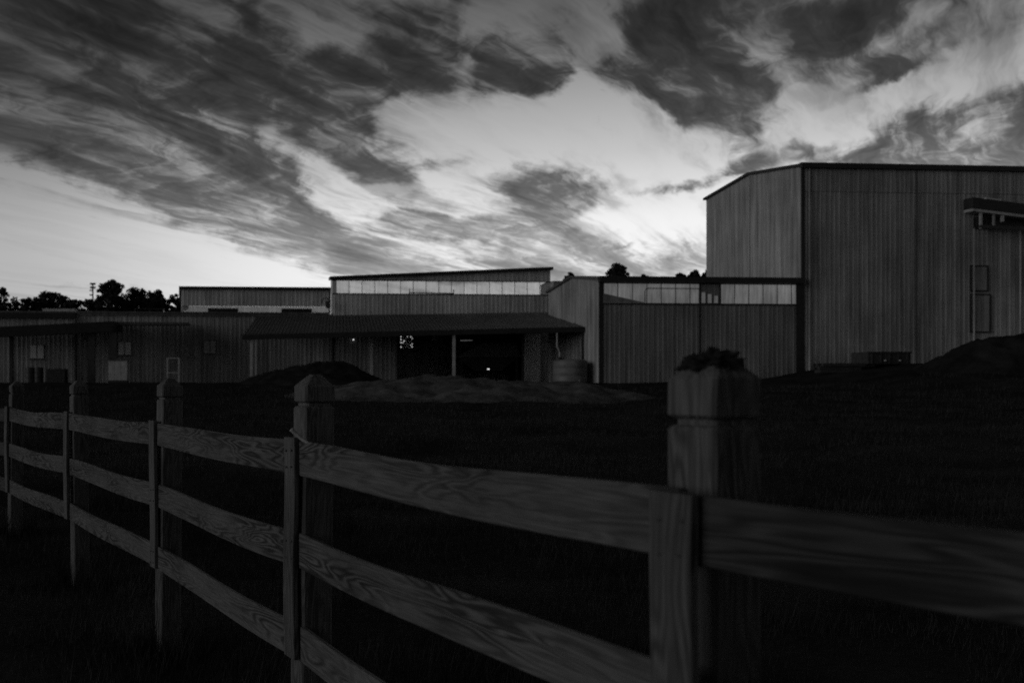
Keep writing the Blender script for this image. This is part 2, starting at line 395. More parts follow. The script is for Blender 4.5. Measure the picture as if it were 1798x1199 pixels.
DV = Vector((.9973, .0736, 0)); DS = Vector((-.0736, .9973, 0))
E = EYE
# ---- tall warehouse
B1 = Wall((34.16, 60.0), DV)
G1 = Wall(Vector((34.16, 60, 0)) + DS*10.85, -DS)                      # left gable end, runs from the far to the near corner
tall = thing('tall_warehouse', (40, 64, gz(40, 60)), 'tall grey ribbed metal warehouse with pale gable end', 'warehouse')
zg = 2.2; TE = E + 13.60; TR = E + 14.27; LEN1 = 26.0
w1 = B1.slab('front_wall', M['back'], tall, 0, LEN1, zg, TE-.1, -.16, 0)
zlap = B1.z_at(1500, 334)
B1.panels(w1, M['tall'], .16, LEN1, zg, zlap, 0)
B1.panels(w1, M['tall'], .16, LEN1, zlap-.12, TE, .035)
gt = lambda u: TE + (TR-TE)*(1-abs(u-5.425)/5.425)
poly = [G1.p(0, zg), G1.p(10.85, zg), G1.p(10.85, TE-.05), G1.p(5.425, TR-.05), G1.p(0, TE-.05)]
wg = MB().prism(poly, -G1.n*.15).build('gable_wall', M['back'], tall)
G1.panels(wg, M['tall'], 0, 5.425, zg, gt, 0); G1.panels(wg, M['tall'], 5.425, 10.80, zg, gt, 0)
B1.slab('corner_trim', M['trim'], tall, -.05, .14, zg, TE, .0, .07)
B1.slab('seam_trim', M['roof'], w1, B1.u_at(1606), B1.u_at(1606)+.09, zg, TE, .075, .10)
G1.slab('seam_trim', M['tall'], wg, 5.38, 5.47, zg, TR-.1, .07, .085)
rf = MB()
for a, b in ((0, 5.425), (5.425, 10.85)):
    za, zb_ = gt(a), gt(b)
    rf.prism([G1.p(a-(.12 if a == 0 else 0), za, .22), G1.p(b+(.14 if b > 6 else 0), zb_, .22), G1.p(b+(.14 if b > 6 else 0), zb_+.16, .22), G1.p(a-(.12 if a == 0 else 0), za+.16, .22)], -G1.n*(LEN1+.4))
rf.build('roof', M['trim'], tall)
B1.slab('gutter', M['trim'], tall, -.2, LEN1, TE-.12, TE+.20, .06, .30)
MB().tube([B1.p(.42, TE-.1, .13), B1.p(.42, zg, .13)], .055, 8).build('downpipe', M['tall'], tall)
# hooded loading gallery high on the front wall
ua, ub = B1.u_at(1690), B1.u_at(1798)+3.0
zA, zB = B1.z_at(1690, 351), B1.z_at(1690, 351) - .75
hood = MB().prism([B1.p(ua, zA, .09), B1.p(ub, zB+.0, .09), B1.p(ub, zB-.66, .09), B1.p(ua, zA-.66, .09)], B1.n*.75).build('hood', M['trim'], tall)
MB().prism([B1.p(ua, zA-.68, .12), B1.p(ub, zB-.68, .12), B1.p(ub, zB-.84, .12), B1.p(ua, zA-.84, .12)], B1.n*.68).build('hood_beam', M['galv'], hood)
MB().prism([B1.p(ua+.9, zA-.08, .3), B1.p(ua+1.9, zA-.19, .3), B1.p(ua+1.9, zA-.11, .3), B1.p(ua+.9, zA-.00, .3)], B1.n*.5).build('hood_patch', M['paint'], hood)
uo = B1.u_at(1707); zo1 = B1.z_at(1707, 379); zo0 = B1.z_at(1707, 402)
B1.slab('opening_shade', M['trim'], tall, uo, ub, zo0, zo1-.1, .08, .10)  # dark sheet on the wall; its colour stands in for a shaded recess
for x_, w_ in ((1705, .13), (1728, .10), (1742, .16)):
    u_ = B1.u_at(x_); B1.slab('frame_post', M['galv'] if x_ != 1728 else M['tall'], hood, u_, u_+w_, zo0-.1 if x_ != 1742 else zo0+.35, zA-.85, .6, .72)
B1.slab('frame_beam', M['steel'], hood, uo-.1, ub, (zo0-.05, zo0-.35), (zo0+.12, zo0-.0), .58, .74)
for q in range(6):
    B1.slab('louvre', M['steel'], hood, uo+.12, uo+.75, zo0+.2+q*.12, zo0+.25+q*.12, .14, .3)
for x_ in (1706, 1787):
    u_ = B1.u_at(x_); MB().tube([B1.p(u_, zo0, .2), B1.p(u_, zg+.6, .2)], .05, 6).build('standpipe', M['tall'], tall)
for (x0, x1, y0, y1) in ((1701, 1733, 466, 512), (1701, 1737, 516, 584)):
    u0, u1 = B1.u_at(x0), B1.u_at(x1); z1, z0 = B1.z_at(x0, y0), B1.z_at(x0, y1)
    dpart = B1.slab('access_door', M['tall'], tall, u0+.08, u1-.08, z0+.08, z1-.08, .05, .085)
    for (a, b, c_, d_) in ((u0, u1, z1-.08, z1), (u0, u1, z0, z0+.08), (u0, u0+.08, z0+.08, z1-.08), (u1-.08, u1, z0+.08, z1-.08)):
        B1.slab('door_frame', M['trim'], dpart, a, b, c_, d_, .07, .13)

# ---- low warehouse beside it
A2 = Vector((34.16, 60, 0)) - DV*12.9
B2 = Wall(A2, DV); G2 = Wall(A2 + DS*8.14, -DS)
low = thing('low_warehouse', (27, 63, gz(27, 60)), 'low grey metal warehouse with dim skylight strip under its eave', 'warehouse')
LE, LR, zl = E + 6.46, E + 7.05, 1.7
s0, s1 = E + 5.03, E + 6.26
w2 = B2.slab('front_wall', M['back'], low, 0, 12.7, zl, s0, -.15, 0)
B2.slab('eave_beam', M['back'], low, 0, 12.7, s1, LE, -.15, 0)
B2.panels(w2, M['low'], .2, 12.65, zl, s0, 0)
B2.slab('corner_trim', M['trim'], low, 12.5, 12.86, zl, LE, -.1, .075)
strip = B2.slab('skylight_sill', M['trim'], low, .1, 12.7, s0-.03, s0+.05, .04, .11)
uo0, uo1 = B2.u_at(1228), B2.u_at(1264)
B2.panels(strip, M['strip_d'], .2, uo0, s0+.03, s1, 0, 'translucent_panel')
B2.panels(strip, M['strip_d'], uo1, 12.5, s0+.03, s1, 0, 'translucent_panel')
for a_ in (uo0, uo1, .2): B2.slab('glazing_bar', M['trim'], strip, a_-.04, a_+.04, s0+.06, s1, .034, .07)
B2.panels(strip, M['low'], uo0, uo1, s0+.03, s1, 0, 'patch_panel', 2, 1.3)
for q in range(3):
    B2.slab('slot_light', M['strip_d'], strip, uo0+.12+q*.40, uo0+.33+q*.40, s0+.08, s0+.72-.1*q, .05, .085)  # slots share the added glow of the strip sheeting
MB().prism([B2.p(.2, s0+.06, .075), B2.p(2.9, s0+.06, .075), B2.p(.2, s0+.62, .075)], B2.n*.02).build('patch_sheet', M['low'], strip)
ub0, ub1 = B2.u_at(1131), B2.u_at(1226)
MB().tube([B2.p(ub0, s0+.1, .1), B2.p(ub0, s1-.45, .1), B2.p(ub0+.06, s1-.33, .1), B2.p(ub0+.2, s1-.28, .1), B2.p(ub1, s1-.28, .1), B2.p(ub1, s0+.1, .1)], .028, 6).build('conduit', M['steel'], low)
B2.slab('seam_trim', M['trim'], w2, B2.u_at(1227), B2.u_at(1227)+.08, zl, s0-.05, .04, .08)
B2.slab('corner_trim', M['trim'], low, -.06, .17, zl, LE, 0, .075)
g2t = lambda u: LE + (LR-LE)*(1-abs(u-4.07)/4.07)
wg2 = MB().prism([G2.p(0, zl), G2.p(8.14, zl), G2.p(8.14, LE-.05), G2.p(4.07, LR-.05), G2.p(0, LE-.05)], -G2.n*.12).build('gable_wall', M['back'], low)
G2.panels(wg2, M['low2'] if 'low2' in M else M['tall'], 0, 4.07, zl, g2t, 0); G2.panels(wg2, M['tall'], 4.07, 8.08, zl, g2t, 0)
rf = MB()
for a, b in ((0, 4.07), (4.07, 8.14)):
    ea = -.15 if a == 0 else 0; eb = .2 if b > 5 else 0
    rf.prism([G2.p(a+ea, g2t(a), .2), G2.p(b+eb, g2t(b), .2), G2.p(b+eb, g2t(b)+.14, .2), G2.p(a+ea, g2t(a)+.14, .2)], -G2.n*13.0)
rf.build('roof', M['roof'], low)
B2.slab('gutter', M['trim'], low, -.15, 12.86, LE-.14, LE+.22, .08, .36)
B2.slab('back_wall', M['paint'], low, .2, 12.5, zl, LE, -8.0, -7.9)

# ---- shed with bright clerestory strip, and the long low shed that continues its wall to the left
RB = Vector((21.35, 69.0, 0)); L3 = 15.65
B3 = Wall(RB - DV*L3, DV)
mid = thing('clerestory_shed', (13, 72, gz(13, 69)), 'metal shed with bright clerestory strip and open lean-to canopy', 'shed')
m0, m1 = E + 6.48, E + 7.42
zm = 1.9
t3 = lambda u: E + 7.46 + .80*u/L3
uL, uR = B3.u_at(699), B3.u_at(918)          # open bay under the canopy
zop = E + 3.9; dB0 = 8.0
w3 = B3.slab('upper_wall', M['back'], mid, 0, L3, zop, m0, -.14, 0)
B3.panels(w3, M['midw'], .0, L3, zop, m0, 0)
B3.slab('head_wall', M['back'], mid, 0, L3, m1, (t3(0), t3(L3)), -.14, 0)
wh = B3.slab('head_rail', M['trim'], mid, 0, L3, m1-.03, m1+.03, .02, .08)
B3.panels(wh, M['midw'], 0, L3, m1+.03, t3, 0)
st3 = B3.slab('strip_sill', M['trim'], mid, 0, L3, m0-.03, m0+.03, .02, .08)
for a_, b_ in ((0, .28), (L3-.14, L3)): B3.slab('strip_jamb', M['midw'], mid, a_, b_, m0+.03, m1-.03, -.1, .06)
B3.panels(st3, M['strip_b'], .25, L3-.1, m0+.03, m1-.03, 0, 'translucent_panel')
wl = B3.slab('bay_side_wall', M['back'], mid, 0, uL, zm, zop, -.14, 0); B3.panels(wl, M['longw'], 0, uL, zm, zop, 0)
wr = B3.slab('bay_side_wall', M['back'], mid, uR, L3, zm, zop, -.14, 0); B3.panels(wr, M['longw'], uR, L3-.1, zm, zop, 0)
B3.slab('pale_panel', M['paint'], wr, uR+.1, uR+1.25, zm, zop-.2, .07, .1)
for x_ in (585, 699): B3.slab('seam_trim', M['trim'], wl, B3.u_at(x_)-.1, B3.u_at(x_)+.04, zm, zop, .04, .09)
B3.slab('fascia', M['trim'], mid, -.2, L3+.12, (t3(0)-.01, t3(L3)+.0), (t3(0)+.20, t3(L3)+.21), -.5, .3)
B3.slab('skylight_roof', M['clearroof'], mid, 0, L3, (t3(0)+.1, t3(L3)+.1), (t3(0)+.13, t3(L3)+.13), -1.0, -.5)  # unseen clear sheet, made see-through so sky light reaches the strip
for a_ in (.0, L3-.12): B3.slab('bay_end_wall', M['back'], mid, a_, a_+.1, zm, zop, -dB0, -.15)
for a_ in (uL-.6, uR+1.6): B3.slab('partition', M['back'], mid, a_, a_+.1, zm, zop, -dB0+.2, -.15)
B3.slab('shading_ceiling', M['back'], mid, 0, L3, zop+.02, zop+.12, -7.98, -.15)  # unseen ceiling, added to keep the bay dark
B3.slab('end_wall', M['midw'], mid, .02, .12, zop+.13, t3(0)+.08, -.9, -.16)
ulw = B3.u_at(713) + .25
dB = 8.0      # interior back wall, with a little broken lattice window let into it
def back_u(x, dep):
    t = (x-XP)/F; q = B3.A - B3.n*dep
    return (t*q.y - q.x) / (B3.d.x - t*B3.d.y)
bu0, bu1 = back_u(702, dB), back_u(725, dB)
yb = (B3.p(bu0, 0, -dB)).y; bz0, bz1 = E + (HY-613)*yb/F, E + (HY-589)*yb/F
for (a, b, c_, d_) in ((0, bu0, zm, zop+.1), (bu1, L3, zm, zop+.1), (bu0, bu1, zm, bz0), (bu0, bu1, bz1+.02, zop+.1)):
    B3.slab('back_wall', M['midw'], mid, a, b, c_, d_, -dB-.1, -dB)
lf = B3.slab('lattice_window', M['steel'], mid, bu0, bu1, bz1-.06, bz1+.02, -dB-.06, -dB+.02)
ncx, ncz = 8, 9; cw_, chh = (bu1-bu0)/ncx, (bz1-.06-bz0)/ncz
for i in range(ncx):
    for j in range(ncz):
        edge = i == 0 or i == ncx-1 or j == ncz-1
        hole = random.random() < (.30 if edge else .07)
        a_, b_ = bu0+i*cw_, bz0+j*chh
        B3.slab('lattice_slat', M['steel'], lf, a_, a_+cw_*(random.uniform(.35, .6) if hole else 1.0), b_, b_+chh*.98, -dB-.03, -dB)
        if hole: B3.slab('lattice_slat', M['steel'], lf, a_, a_+cw_, b_, b_+chh*random.uniform(.2, .5), -dB-.03+.032, -dB+.032)
rail = MB(); u0, u1 = B3.u_at(722), B3.u_at(800)
rail.bar(B3.p(u0, m0+.16, -.5), B3.p(u1, m0+.12, -.5), .07)
for u_ in (u0, u0+.3, (u0+u1)/2, u1): rail.bar(B3.p(u_, m0-.3, -.5), B3.p(u_, m0+(.42 if u_ in (u0, u1) else .2), -.5), .06)
rail.build('inner_rail', M['steel'], mid)

# canopy (lean-to) with its own corners, ribbed sheets, posts and gutter
cTL, cTR = px(452, 556, 66.9), px(967, 549, 68.8)
cBL, cBR = px(428, 589, 59.6), px(1027, 575, 61.2)
can = MB().prism([cTL, cTR, cBR, cBL], (0, 0, -.10)).build('canopy_roof', M['back'], mid)
NP = 24
for i in range(NP):
    pts = []
    for k in range(4):
        for f_, h_ in ((0, 0), (.06, .0), (.10, .05), (.20, .05), (.24, 0)):
            f = (i + (k + f_)/4.0) / NP; pts.append((f, h_))
    pts.append(((i+.998)/NP, 0))
    V = []
    for f, h_ in pts: V.append(cTL.lerp(cTR, f) + Vector((0, 0, .02+h_)))
    for f, h_ in pts: V.append(cBL.lerp(cBR, f) + Vector((0, -.05, .02+h_)))
    n = len(pts); obj('roof_sheet', mesh('roof_sheet', V, [(j, j+1, n+j+1, n+j) for j in range(n-1)], M['roof']), can)
MB().bar(cBL + Vector((-.1, -.08, -.12)), cBR + Vector((.1, -.08, -.12)), .14, .32).build('canopy_gutter', M['trim'], can)
def post_at(x, Y, ztop_px, r, m, ybot=None):
    a = px(x, ztop_px, Y); zb_ = gz(a.x, a.y) - .1
    return MB().box((a.x, a.y, (a.z+zb_)/2), (r, r, a.z-zb_))
for x_, Y_, yt, r_, mm in ((441, 59.8, 592, .16, 'galv'), (797, 60.7, 583, .17, 'galv'), (1023, 61.3, 580, .12, 'steel'), (449, 63.5, 584, .12, 'galv'), (652, 64.2, 579, .17, 'paint'), (918, 64.8, 575, .15, 'steel')):
    post_at(x_, Y_, yt, r_, mm).build('canopy_post', M[mm], mid)
dp = px(978, 582, 61.0)
MB().tube([dp, dp+Vector((0,0,-.95)), dp+Vector((.10,0,-1.15)), dp+Vector((.16,0,-1.3)), dp+Vector((.16,0,-1.75))], .05, 8).build('downpipe', M['galv'], mid)

# ---- long low shed
L4 = 40.0
B4 = Wall(RB - DV*(L3+L4), DV)
lng = thing('long_shed', (-12, 68, gz(-12, 67)), 'long dark low shed with ribbed walls and three small windows', 'shed')
Z4 = E + 5.02
w4 = B4.slab('front_wall', M['back'], lng, 0, L4-.02, 1.7, Z4, -.14, 0)
WIN = [(52, 78, 605, 630, .95), (207, 231, 600, 624, .8), (357, 380, 598, 621, .5)]
spans = [0]
B4.panels(w4, M['longw'], B4.u_at(-60), L4-.03, 1.7, Z4-.02, 0)
B4.slab('roof', M['roof'], lng, 0, L4-.25, Z4+.0, Z4+.12, -3.0, .18)
B4.slab('gutter', M['trim'], lng, 0, B4.u_at(133), Z4-.38, Z4-.02, .12, .3)
B4.slab('roof_flashing', M['roof'], lng, B4.u_at(133)+.02, L4-.25, Z4-.16, Z4-.03, .07, .16)
for i, (x0, x1, y0, y1, br) in enumerate(WIN):
    u0, u1 = B4.u_at(x0), B4.u_at(x1); z1, z0 = B4.z_at(x0, y0), B4.z_at(x0, y1)
    fr = B4.slab('window', M['trim'], lng, u0, u1, z0, z1, .03, .075)
    B4.slab('window_sill', M['concrete'], fr, u0-.05, u1+.05, z0-.07, z0-.005, .03, .15)
    md = (u0+u1)/2
    for a, b in ((u0+.04, md-.03), (md+.03, u1-.04)): B4.slab('pane', M['pane' if i < 2 else 'pane_d'] if (i < 2 or 'pane_d' in M) else M['longw'], fr, a, b, z0+.04, z1-.04, .08, .095)
MB().tube([B4.p(B4.u_at(133), Z4-.1, .2), B4.p(B4.u_at(133), 1.8, .2)], .09, 8).build('downpipe', M['trim'], lng)
# lean-to awning at its left end
a0, a1 = px(-90, 578, 60.0), px(197, 564, 61.5)
aw = MB().prism([a0, a1, a1+Vector((0,0,-.66)), a0+Vector((0,0,-.60))], (0, 5.0, .25)).build('awning', M['trim'], lng)
b0, b1 = px(199, 565, 63.4), px(330, 566, 64.2)
MB().prism([b0, b1, b1+Vector((0,0,-.16)), b0+Vector((0,0,-.22))], (0, 2.6, .1)).build('awning', M['roof'], lng)  # made-up second slab, put in for a faint shadow band on the wall
for x_, w_ in ((161, .42), (199, .46), (20, .2)):
    t_ = px(x_, 585, 61.8); zb_ = gz(t_.x, t_.y) - .1
    MB().box((t_.x, t_.y, (t_.z+zb_)/2), (w_, .3, t_.z-zb_)).build('awning_post', M['steel'], aw)
# things on its roof
def roof_box(x0, x1, y0, Y, m, name, label, cat, d=1.2):
    a, b = px(x0, y0, Y), px(x1, y0, Y); zb_ = Z4 + .12
    t = thing(name, ((a.x+b.x)/2, Y, zb_), label, cat)
    MB().box(((a.x+b.x)/2, Y, (a.z+zb_)/2+.02), (b.x-a.x, d, a.z-zb_-.04)).build('housing', m, t)
    MB().box(((a.x+b.x)/2, Y, a.z+.0), (b.x-a.x+.1, d+.1, .05)).build('lid', m, t)
    return t
roof_box(78, 133, 544, 69.5, M['paint'], 'roof_ventilator', 'pale flat box ventilator lying on the long shed roof', 'ventilator')
t = thing('guard_rail', px(262, 549, 70), 'thin low guard rail on the long shed roof before trees', 'railing')
for x_ in (236, 263, 289): MB().bar(px(x_, 551.5, 70), px(x_, 542, 70), .05).build('upright', M['steel'], t)
MB().bar(px(235, 542.3, 70), px(290, 542.3, 70), .05).build('top_bar', M['steel'], t)
t = thing('vent_mast', px(578, 549, 67.6), 'thin hooked vent mast rising from the shed roof edge', 'vent pipe')
MB().tube([px(578, 551, 67.4), px(578, 510, 67.4)], .045, 6).build('mast', M['steel'], t)
hook = [px(578, 530, 67.4) + Vector((-.25 + .25*math.cos(q), 0, .25*math.sin(q)*1.1)) for q in [R(k) for k in range(0, 220, 20)]]
MB().tube(hook, .035, 6).build('hook', M['steel'], t)
MB().box(px(576, 535, 67.35), (.3, .16, .5)).build('box', M['steel'], t)

# ---- far warehouse behind the long shed
Y5 = 70.5
B5 = Wall((px(319, 507, Y5).x, Y5), DV)
far = thing('far_warehouse', (0, 75, 2), 'distant pale grey warehouse with white band and dark vents', 'warehouse')
Z5 = E + (HY-508)*Y5/F; L5 = 10.95; zs = E + (HY-537)*Y5/F
w5 = B5.slab('front_wall', M['back'], far, 0, L5, zs, Z5, -.12, 0)
B5.panels(w5, M['farw'], 0, L5, zs, Z5, 0)
B5.panels(w5, M['white'], 0, L5, Z4-.5, zs-.02, 0)
for (x0, x1) in ((365, 418), (494, 547)):
    v = B5.slab('louvre_vent', M['trim'], far, B5.u_at(x0), B5.u_at(x1), E + (HY-552)*Y5/F, E + (HY-541)*Y5/F, .04, .12)
    for q in range(3): B5.slab('slat', M['steel'], v, B5.u_at(x0)+.05, B5.u_at(x1)-.05, E + (HY-550+q*3)*Y5/F, E + (HY-549.2+q*3)*Y5/F, .125, .18)
B5.slab('gable_wall', M['farw'], far, 0, .1, Z4-.5, Z5, -12, -.13)
B5.slab('roof', M['trim'], far, -.2, L5, Z5, Z5+.2, -12.2, .25)
# ---- another roof beyond, glimpsed between the two sheds
fs = thing('distant_shed', (31, 92, 2), 'dark distant shed roof glimpsed between two metal sheds', 'shed')
q = px(970, 494, 90)
MB().box((q.x+3.4, 92, (q.z+2)/2), (6.6, 4, q.z-2)).build('wall', M['longw'], fs)
MB().prism([(q.x, 89.7, q.z), (q.x, 94.3, q.z), (q.x, 92, q.z+.12)], (6.9, 0, 0)).build('roof', M['trim'], fs)

# ------------------------------------------------------------------ fence
FP = [(-3.75, 12.6), (-2.643, 10.5), (-1.596, 8.40), (-.616, 6.16), (.1745, 4.12), (.870, 1.98), (2.17, .085)]
fence = thing('board_fence', (0, 5, 0), 'weathered three-board wooden fence with chunky square posts', 'fence')
pts = [Vector((x, y, 0)) for x, y in FP]
def sect(hx, hy, ch):
    return [(-hx+ch, -hy), (hx-ch, -hy), (hx, -hy+ch), (hx, hy-ch), (hx-ch, hy), (-hx+ch, hy), (-hx, hy-ch), (-hx, -hy+ch)]
def loft(levels, m, name):
    V = []; n = 8
    for z, h, c_, (ox, oy) in levels: V += [(x+ox, y+oy, z) for x, y in sect(h, h, c_)]
    Fc = [(i*n+k, i*n+(k+1) % n, (i+1)*n+(k+1) % n, (i+1)*n+k) for i in range(len(levels)-1) for k in range(n)]
    Fc += [tuple(range(n-1, -1, -1)), tuple((len(levels)-1)*n+k for k in range(n))]
    return mesh(name, V, Fc, m)
def board(L, h, t, m, name, sag=0, ch=.004, seed=0, nseg=16):
    rr = random.Random(seed); a1_, a2_ = rr.uniform(0, 6), rr.uniform(0, 6)
    V = []; n = 8
    for i in range(nseg+1):
        f = i/nseg; w = -sag*4*f*(1-f) + .004*math.sin(f*7+a1_); e = .003*math.sin(f*9+a2_); yb_ = .004*math.sin(f*5+a2_)
        V += [(f*L, y+yb_, z+w+(e if z > 0 else 0)) for y, z in sect2(t/2, h/2, ch)]
    Fc = [(i*n+k, (i+1)*n+k, (i+1)*n+(k+1) % n, i*n+(k+1) % n) for i in range(nseg) for k in range(n)]
    Fc += [tuple(range(n)), tuple(nseg*n+k for k in range(n-1, -1, -1))]
    return mesh(name, V, Fc, m)
def sect2(hx, hy, ch): return sect(hx, hy, ch)
nail_me = MB().lathe((0, 0, 0), [(.0055, 0), (.0055, .002), (.003, .003)], 8); nail_me = mesh('nail', nail_me.V, nail_me.F, M['steel'])
RT = (-.235, -.62, -1.01)      # rail tops relative to the eye
for i, p in enumerate(pts):
    a = pts[max(i-1, 0)]; b = pts[min(i+1, len(pts)-1)]
    d = (a - b).normalized()                       # along the fence, away from the viewer
    if i == 5: d = Vector((-.36, .93, 0)).normalized()
    nrm = Vector((-d.y, d.x, 0)); nrm = nrm if nrm.dot(Vector((-.95, -.3, 0))) > 0 else -nrm     # towards the rail side
    rot = Matrix.Rotation(math.atan2(d.y, d.x), 4, 'Z')
    s = .068 if i != 5 else .068
    zg_ = gz(p.x, p.y) - .3 - EYE
    j = lambda: (random.uniform(-.002, .002), random.uniform(-.002, .002))
    top = .004 + (.016 if i == 5 else 0)
    lev = [(zg_, s, .008, (0, 0)), (-.9, s, .008, j()), (-.094, s, .007, j()), (-.088, s-.004, .007, (0, 0)), (-.084, s-.013, .008, (0, 0)), (-.072, s-.013, .008, (0, 0)),
           (-.067, s-.004, .007, (0, 0)), (-.062, s, .007, j()), (top-.006, s, .007, j()), (top, s-.004, .007, j()), (top+.040, s-.042, .006, j()), (top+.046, s-.05, .005, (0, 0))]
    c_ = p - nrm*(.0125 + .025 + s)
    if i == 5: c_ = p - nrm*(.0375 + .066) + Vector((.42, .9, 0))*.11
    lean = Matrix.Rotation(R((0, .6, -.5, .4, .7, 0, 0)[i]), 4, d)
    obj('post', loft(lev, M['postw'], 'post'), fence, Matrix.Translation(Vector((c_.x, c_.y, EYE))) @ lean @ rot)
    # batten over the rail joint
    bm_ = board(.93, .112, .025, M['upright'], 'batten', 0, .003, i, 6)
    bm_.transform(Matrix.Rotation(R(-90), 4, 'Y'))       # stand it up: length along z
    bo = obj('batten', bm_, fence, Matrix.Translation(Vector((p.x, p.y, EYE-1.148))) @ Matrix.Rotation(R((0, 1.2, 1.4, .9, .8, .3, 0)[i]), 4, nrm) @ rot)
    if 2 < i < 6:
        for rt in RT:
            for (du, dz_) in ((-.03, -.035), (.028, -.04), (-.026, -.105), (.03, -.11)):
                pos = p + d*(du + random.uniform(-.006, .006)) + nrm*.0135 + Vector((0, 0, EYE + rt + dz_))
                q = nrm.to_track_quat('Z', 'Y').to_matrix().to_4x4()
                obj('nail', nail_me, bo, Matrix.Translation(pos) @ q)
ADJ = {5: (0, 0, 0), 4: (.022, .045, .02)}
for i in range(len(pts)-1):
    a, b = pts[i], pts[i+1]
    d = b - a; L = d.length; dn = d.normalized(); nrm = Vector((dn.y, -dn.x, 0)); nrm = nrm if nrm.dot(Vector((-.95, -.3, 0))) > 0 else -nrm
    for k, rt in enumerate(RT):
        za = EYE + rt - .0725 + (.02 if i == 5 else 0); zb_ = za + (ADJ.get(i, (0, 0, 0))[k])
        p0 = Vector((a.x, a.y, za)) - nrm*.0255 + dn*.004; p1 = Vector((b.x, b.y, zb_)) - nrm*.0255 - dn*.004
        vx = (p1-p0); LL = vx.length; vx.normalize(); vy = Vector((0, 0, 1)).cross(vx).normalized(); vz = vx.cross(vy)
        mt = Matrix((vx, vy, vz)).transposed().to_4x4(); mt.translation = p0
        obj('rail', board(LL, .145, .024, M['rail_shaded' if i in (0, 5) else 'rail'], 'rail', random.uniform(.004, .018), .004, i*7+k), fence, mt)
# splinter of the top rail curling up beside the second batten
splinterP = [px(x_, y_, Y_) for x_, y_, Y_ in ((511, 753, 4.03), (519, 761, 4.03), (530, 771, 4.02), (545, 780, 4.0), (566, 784.5, 3.97), (592, 786.5, 3.93))]
rp = []
for i in range(len(splinterP)-1):
    for f in (0, .25, .5, .75): rp.append(splinterP[i].lerp(splinterP[i+1], f))
o = MB().tube(rp, .010, 8, .004).build('splinter', M['splinter'], None, True); tag(o, 'pale curled splinter peeled up from the top rail beside a post', 'splinter')
# leaf litter and moss on top of the nearest post
p5 = pts[5]; d5 = Vector((-.36, .93, 0)).normalized(); n5 = Vector((-.93, -.36, 0))
c5 = p5 - n5*(.0375 + .066) + Vector((.42, .9, 0))*.11
bm = bmesh.new(); bmesh.ops.create_icosphere(bm, subdivisions=4, radius=1)
for v in bm.verts:
    q = v.co.copy(); r_ = 1 + .45*mnoise.noise(q*2.1) + .25*mnoise.noise(q*5.3) + .12*mnoise.noise(q*11)
    v.co = Vector((q.x*.058*r_, q.y*.052*r_, max(-.4, q.z)*.030*r_))
me = bpy.data.meshes.new('cushion'); bm.to_mesh(me); bm.free(); me.materials.append(M['moss'])
t = thing('moss_clump', (c5.x, c5.y, EYE+.05), 'dark lumpy moss and dead leaves on top of a fence post', 'moss')
obj('cushion', me, t, Matrix.Translation((c5.x, c5.y, EYE+.048)))
for k in range(16):
    an = random.uniform(0, 6.28); rr = random.uniform(.01, .062); sc = random.uniform(.006, .012)
    pos = Vector((c5.x+rr*math.cos(an), c5.y+rr*math.sin(an), EYE+.045+.022*(1-rr/.065)+random.uniform(.0, .012)))
    V = [Vector(q)*sc for q in ((-1, 0, 0), (-.3, .5, .15), (.6, .4, .1), (1.1, 0, .3), (.6, -.4, .1), (-.3, -.5, .15))]
    q = Matrix.Translation(pos) @ Matrix.Rotation(an, 4, 'Z') @ Matrix.Rotation(random.uniform(-.9, .3), 4, 'Y') @ Matrix.Rotation(random.uniform(-.7, .7), 4, 'X')
    obj('dead_leaf', mesh('dead_leaf', V, [tuple(range(6))], M['leaf' if k % 3 else 'moss']), t, q)

# ------------------------------------------------------------------ heaps, yard clutter
def heap(name, label, cx, cy, rx, ry, h, zb, m, seed, extra=()):
    n = 56; V = []; Fc = []
    for j in range(n+1):
        for i in range(n+1):
            u, v = i/n*2-1, j/n*2-1; r = math.hypot(u, v)
            hh = h*max(0, 1-r)**.85 * (1 + .35*mnoise.noise((u*2+seed, v*2, seed)))
            for (eu, ev, er, eh) in extra: hh += eh*math.exp(-((u-eu)**2+(v-ev)**2)/er**2)*max(0, min(1, (1-r)*3))
            hh += .22*mnoise.noise((u*7+seed, v*7, 1))*max(0, min(1, (1-r)*4)) + .12*mnoise.noise((u*23, v*23, seed))*max(0, min(1, (1-r)*4))
            x, y = cx+u*rx, cy+v*ry
            V.append((x, y, gz(x, y) + hh - (.06 if r < 1 else .4)))
    for j in range(n):
        for i in range(n): Fc.append((j*(n+1)+i, j*(n+1)+i+1, (j+1)*(n+1)+i+1, (j+1)*(n+1)+i))
    o = obj(name, mesh(name, V, Fc, m, True)); tag(o, label, 'dirt pile')
q = px(552, 642, 58.2)
heap('dirt_pile', 'heap of loose dirt dumped before the open canopy', q.x, q.y, 4.8, 3.4, q.z-gz(q.x, q.y)+.25, 0, M['dirt'], 3, ((.45, -.1, .3, .35),))
q = px(815, 672, 43.5)
heap('spoil_bank', 'long low spoil bank of pale soil before the open bay', q.x, q.y-1.5, 8.4, 5.5, q.z-gz(q.x, q.y)+.16, 0, M['soil'], 5, ((-.5, 0, .35, .22), (.45, .1, .35, .2)))
q = px(1815, 588, 50.0)
heap('dirt_pile', 'large dark dirt mound against the tall warehouse wall', q.x, q.y, 5.6, 4.5, q.z-gz(q.x, q.y)+.1, 0, M['ground'], 8, ((-.55, 0, .25, .5),))
